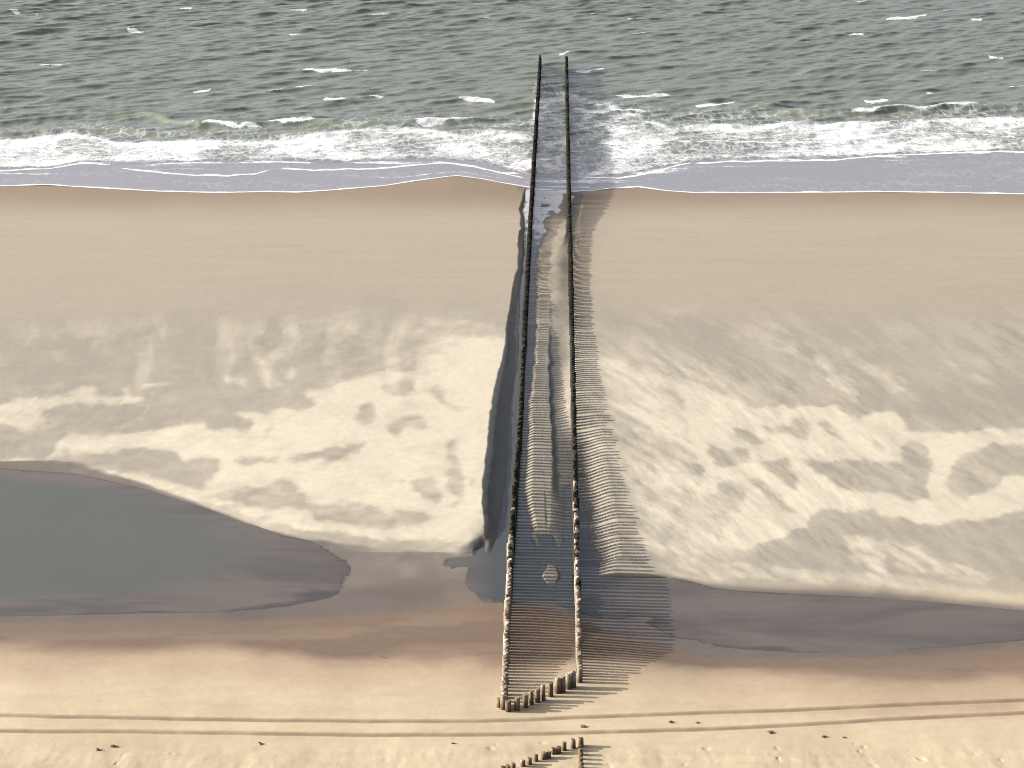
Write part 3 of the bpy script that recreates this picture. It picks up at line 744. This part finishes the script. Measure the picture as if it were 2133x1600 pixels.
def pile_mesh(name, r, mat, seed):
    vs, fs = pile_geometry(r, 12, 5, random.Random(seed))
    me = bpy.data.meshes.new(name)
    me.from_pydata(vs, [], fs); me.materials.append(mat)
    for p_ in me.polygons: p_.use_smooth = len(p_.vertices) == 4
    return me
PR = .122
PALE = [pile_mesh('timber_pile', PR * 1.18 * s, WOOD_PALE, i) for i, s in enumerate((1, .92, 1.07, .97, 1.03, .88))]
DARK = [pile_mesh('timber_pile', PR * 1.32 * s, WOOD_DARK, i + 10) for i, s in enumerate((1, .92, 1.1, .97, 1.05, .9))]
SANDY = [pile_mesh('timber_pile', PR * s, WOOD_SAND, i + 20) for i, s in enumerate((1, .92, 1.05, .97, 1.1, .88))]

# positions along the two rows (their heads lie on the Z_TOP level)
def row_line(pts):
    a = np.array(pts, float)
    X, Y = P(a[:, 0], a[:, 1], Z_TOP)
    return X, Y
LEFT = row_line([(1050, 1449), (1062, 1150), (1083, 860), (1105, 440), (1125, 116)])
RIGHT = row_line([(1207, 1393), (1203, 1200), (1195, 860), (1186, 440), (1180, 116)])
PITCH_PY = [560, 690, 780, 900, 1020, 1150, 1400]; PITCH_V = [.46, .48, .52, .58, .6, .5, .45]
spots = []     # x, y, row
for name, (lx, ly) in (('left', LEFT), ('right', RIGHT)):
    y = ly[0]; k = 0
    while y < ly[-1]:
        spots.append((float(np.interp(y, ly, lx)) + random.gauss(0, .022), y + random.gauss(0, .022), name, k))
        ppy = float(S(np.array([0.]), np.array([y]), np.array([-.5]))[1][0])
        y += float(np.interp(ppy, PITCH_PY, PITCH_V)) * (1 + random.gauss(0, .035) + (random.uniform(.12, .45) if random.random() < .06 else 0)); k += 1

proto = None
def add_pile(mesh, x, y, top, label, group, tilt=1.0, rad=1.0):
    """a copy of the first pile, its own object"""
    global proto
    g = float(ground_at(np.array([x]), np.array([y]))[0])
    if proto is None:
        o = bpy.data.objects.new('timber_pile', mesh); proto = o
    else:
        o = proto.copy(); o.data = mesh
    C.objects.link(o)
    o.location = (x, y, g)
    o.scale = (rad, rad, max(top - g, .12))
    o.rotation_euler = (random.gauss(0, .012) * tilt, random.gauss(0, .014) * tilt, random.uniform(0, 6.28))
    for k in ('group',):
        if k in o: del o[k]
    return tag(o, label, 'pile', group)

N_ROW = 130
far = []
for x, y, side, k in spots:
    if k >= N_ROW:
        far.append((x, y)); continue
    sx, sy = S(np.array([x]), np.array([y]), np.array([Z_TOP])); sy = float(sy[0])
    lim = 1125 if side == 'left' else 1105
    t = (sy - lim) / 130 + random.gauss(0, .5)
    mesh = random.choice(PALE if t > 0 else DARK)
    top = Z_TOP + random.gauss(0, .02) + (random.uniform(-.12, 0) if random.random() < .1 else 0)
    where = 'the seaward-running row on the left' if side == 'left' else 'the seaward-running row on the right'
    if k == 0:
        lab = ('thick weathered end pile at the near corner of the left row' if side == 'left' else 'pale end pile of the right row where the slanting row meets it')
        add_pile(mesh, x, y, top, lab, 'piles of the left row' if side == 'left' else 'piles of the right row', rad=1.15)
        continue
    if t > 0:
        lab = 'pale sun-bleached round timber pile in the near half of the %s row' % side
    else:
        lab = 'dark weed-covered round timber pile in the %s row beside the water channel' % side
    add_pile(mesh, x, y, top, lab, ('bleached piles of the %s row' if t > 0 else 'dark piles of the %s row') % side)

# far piles, past the three hundred nearest
vs, fs = [], []
rr = random.Random(5)
Y650 = float(P(1066., 690, Z_TOP)[1])
for x, y in far:
    g = float(ground_at(np.array([x]), np.array([y]))[0])
    g = max(g, -2.4)
    v, f_ = pile_geometry(PR * (rr.uniform(1.5, 1.75) if y < Y650 else rr.uniform(1.35, 1.55)), 8, 4, rr)
    top = Z_TOP + rr.gauss(0, .03); n0 = len(vs)
    tx, ty = rr.gauss(0, .015), rr.gauss(0, .015)
    for a, b, c in v: vs.append((x + a + tx * c, y + b + ty * c, g + (top - g) * c))
    for q in f_: fs.append(tuple(i + n0 for i in q))
me = bpy.data.meshes.new('far_timber_piles')
me.from_pydata(vs, [], fs)
mfar = NT('wet_timber')
gp = mfar.noise(mfar.pos(), 3.0, 4, .6)
me.materials.append(mfar.done(mfar.bsdf(Base_Color=mfar.mix(gp, (.006, .006, .005), (.022, .018, .012)), Roughness=.85, Specular_IOR_Level=.1)))
fo_ = bpy.data.objects.new('far_timber_piles', me)
C.objects.link(fo_)
tag(fo_, 'far dark piles of both rows running out through the surf', 'piles', kind='stuff')

# slanting row across the landward end
ORD = ['first', 'second', 'third', 'fourth', 'fifth', 'sixth', 'seventh', 'eighth', 'ninth', 'tenth', 'eleventh', 'twelfth']
c5 = lambda x, y: (1000 + x / 5.927, 1330 + y / 5.927)
cross = [(455, 885, 735), (560, 850, 690), (635, 815, 650), (710, 785, 625), (780, 765, 580), (870, 715, 545), (955, 672, 490), (1022, 662, 470), (1090, 622, 430), (1152, 602, 400)]
for i, (x, b, t) in enumerate(cross):
    qx, qy = c5(x, b)
    X, Y = P(qx, qy, .0)
    g = float(ground_at(np.array([X]), np.array([Y]))[0])
    X, Y = P(qx, qy, g)
    hgt = (b - t) / 5.927 / 42.0 * 1.05
    add_pile(random.choice(SANDY if i < 6 else PALE), float(X), float(Y), g + hgt, 'weathered timber pile, %s from the left in the slanting row joining the two long rows' % ORD[i], 'piles of the slanting row', 1.5, 1.0)
for (x, b, t, lab) in ((240, 850, 745, 'short leaning pile stump standing outside the near left corner'), (345, 905, 770, 'stout dark pile beside the near left corner pile'), (300, 740, 610, 'leaning pile just behind the near left corner pile')):
    qx, qy = c5(x, b); X, Y = P(qx, qy, 0.01)
    g = float(ground_at(np.array([X]), np.array([Y]))[0])
    add_pile(random.choice(SANDY), float(X), float(Y), g + (b - t) / 5.927 / 42, lab, 'piles at the near left corner', 5.0, 1.12)

# the second groyne, nearly buried, in front of the tyre tracks
fore = [(285, 1700, 1590), (345, 1650, 1575), (410, 1625, 1550), (530, 1590, 1512), (610, 1562, 1478), (690, 1520, 1430), (785, 1492, 1405), (845, 1478, 1388), (905, 1432, 1350), (970, 1418, 1335), (1035, 1385, 1272), (1148, 1360, 1240)]
for i, (x, b, t) in enumerate(fore[::-1]):
    qx, qy = c5(x, b); X, Y = P(qx, qy, .06)
    g = float(ground_at(np.array([X]), np.array([Y]))[0])
    add_pile(random.choice(SANDY), float(X), float(Y), g + (b - t) / 5.927 / 45.5, 'brown half-buried pile, %s from the right in the short slanting row at the bottom edge' % ORD[i], 'piles of the short slanting row', 2.0, .98)
yk = 1250.; i = 0
X0, Y0 = P(*c5(1243, 1335), .06)
X1, Y1 = P(1211, 1660, .06)
n = int((Y0 - Y1) / .44)
for i in range(n + 1):
    t = i / n
    x = float(X0 + (X1 - X0) * t); y = float(Y0 + (Y1 - Y0) * t)
    g = float(ground_at(np.array([x]), np.array([y]))[0])
    lab = 'tall brown pile at the corner of the half-buried foreground rows' if i == 0 else 'low brown pile in the row leaving the bottom edge of the picture'
    add_pile(random.choice(SANDY), x + random.gauss(0, .02), y, g + (.42 if i == 0 else .30 + random.gauss(0, .03)), lab, 'piles of the half-buried straight row', 2.0, .95)

# ------------------------------------------------------------------ flotsam on the upper beach
WEED = NT('dry_seaweed')
WEED = WEED.done(WEED.bsdf(Base_Color=WEED.mix(WEED.noise(WEED.pos(), 20, 3), (.15, .11, .065), (.24, .18, .115)), Roughness=.8))
def weed_mesh(w, h, seed):
    rg = random.Random(seed); vs, fs = [], []
    for s in range(22):
        x, y = rg.gauss(0, w * .3), rg.gauss(0, w * .25); a = rg.uniform(0, 6.28); L = rg.uniform(.25, .6) * w; wd = rg.uniform(.02, .045)
        n0 = len(vs)
        for k in range(5):
            t = k / 4; zz = h * math.sin(math.pi * t) * rg.uniform(.5, 1.1) + .004
            a += rg.uniform(-.4, .4)
            cx, cy = x + math.cos(a) * L * t, y + math.sin(a) * L * t
            ox, oy = -math.sin(a) * wd, math.cos(a) * wd
            vs += [(cx + ox, cy + oy, zz), (cx - ox, cy - oy, zz + rg.uniform(0, .02))]
        for k in range(4):
            b = n0 + 2 * k; fs.append((b, b + 1, b + 3, b + 2))
    me = bpy.data.meshes.new('seaweed_clump'); me.from_pydata(vs, [], fs); me.materials.append(WEED)
    return me
clumps = [(237, 1555, .34, 'small dark clump of flotsam near the bottom left of the beach'), (204, 1562, .26, 'faint flat clump of flotsam left of a darker one at the lower left'), (542, 1550, .28, 'flat dark scrap of weed below the tyre tracks on the left'),
          (943, 1549, .18, 'tiny dark scrap of weed below the tracks left of the foreground piles'), (1215, 1514, .30, 'brown clump of weed lying between the two tyre tracks above the foreground piles'), (1397, 1505, .24, 'small dark scrap of weed between the tyre tracks to the right of the brown clump'),
          (1453, 1506, .18, 'pale-edged scrap of weed farthest right between the tyre tracks'), (1605, 1526, .32, 'dark slanting clump of weed just below the lower tyre track on the right'), (1716, 1535, .28, 'thin forked scrap of weed right of the dark clump below the track'), (1758, 1537, .16, 'tiny scrap of weed right of the forked scrap'), (795, 1368, .16, 'lone dark speck of weed on the sand above the tyre tracks')]
for i, (qx, qy, w, lab) in enumerate(clumps):
    X, Y = P(qx, qy, .05)
    g = float(ground_at(np.array([X]), np.array([Y]))[0]); X, Y = P(qx, qy, g)
    o = bpy.data.objects.new('seaweed_clump', weed_mesh(w * .55, .06 if w > .2 else .035, 60 + i))
    C.objects.link(o); o.location = (float(X), float(Y), g)
    o.rotation_euler = (0, 0, random.uniform(0, 6))
    tag(o, lab, 'seaweed', 'scraps of weed on the upper beach')
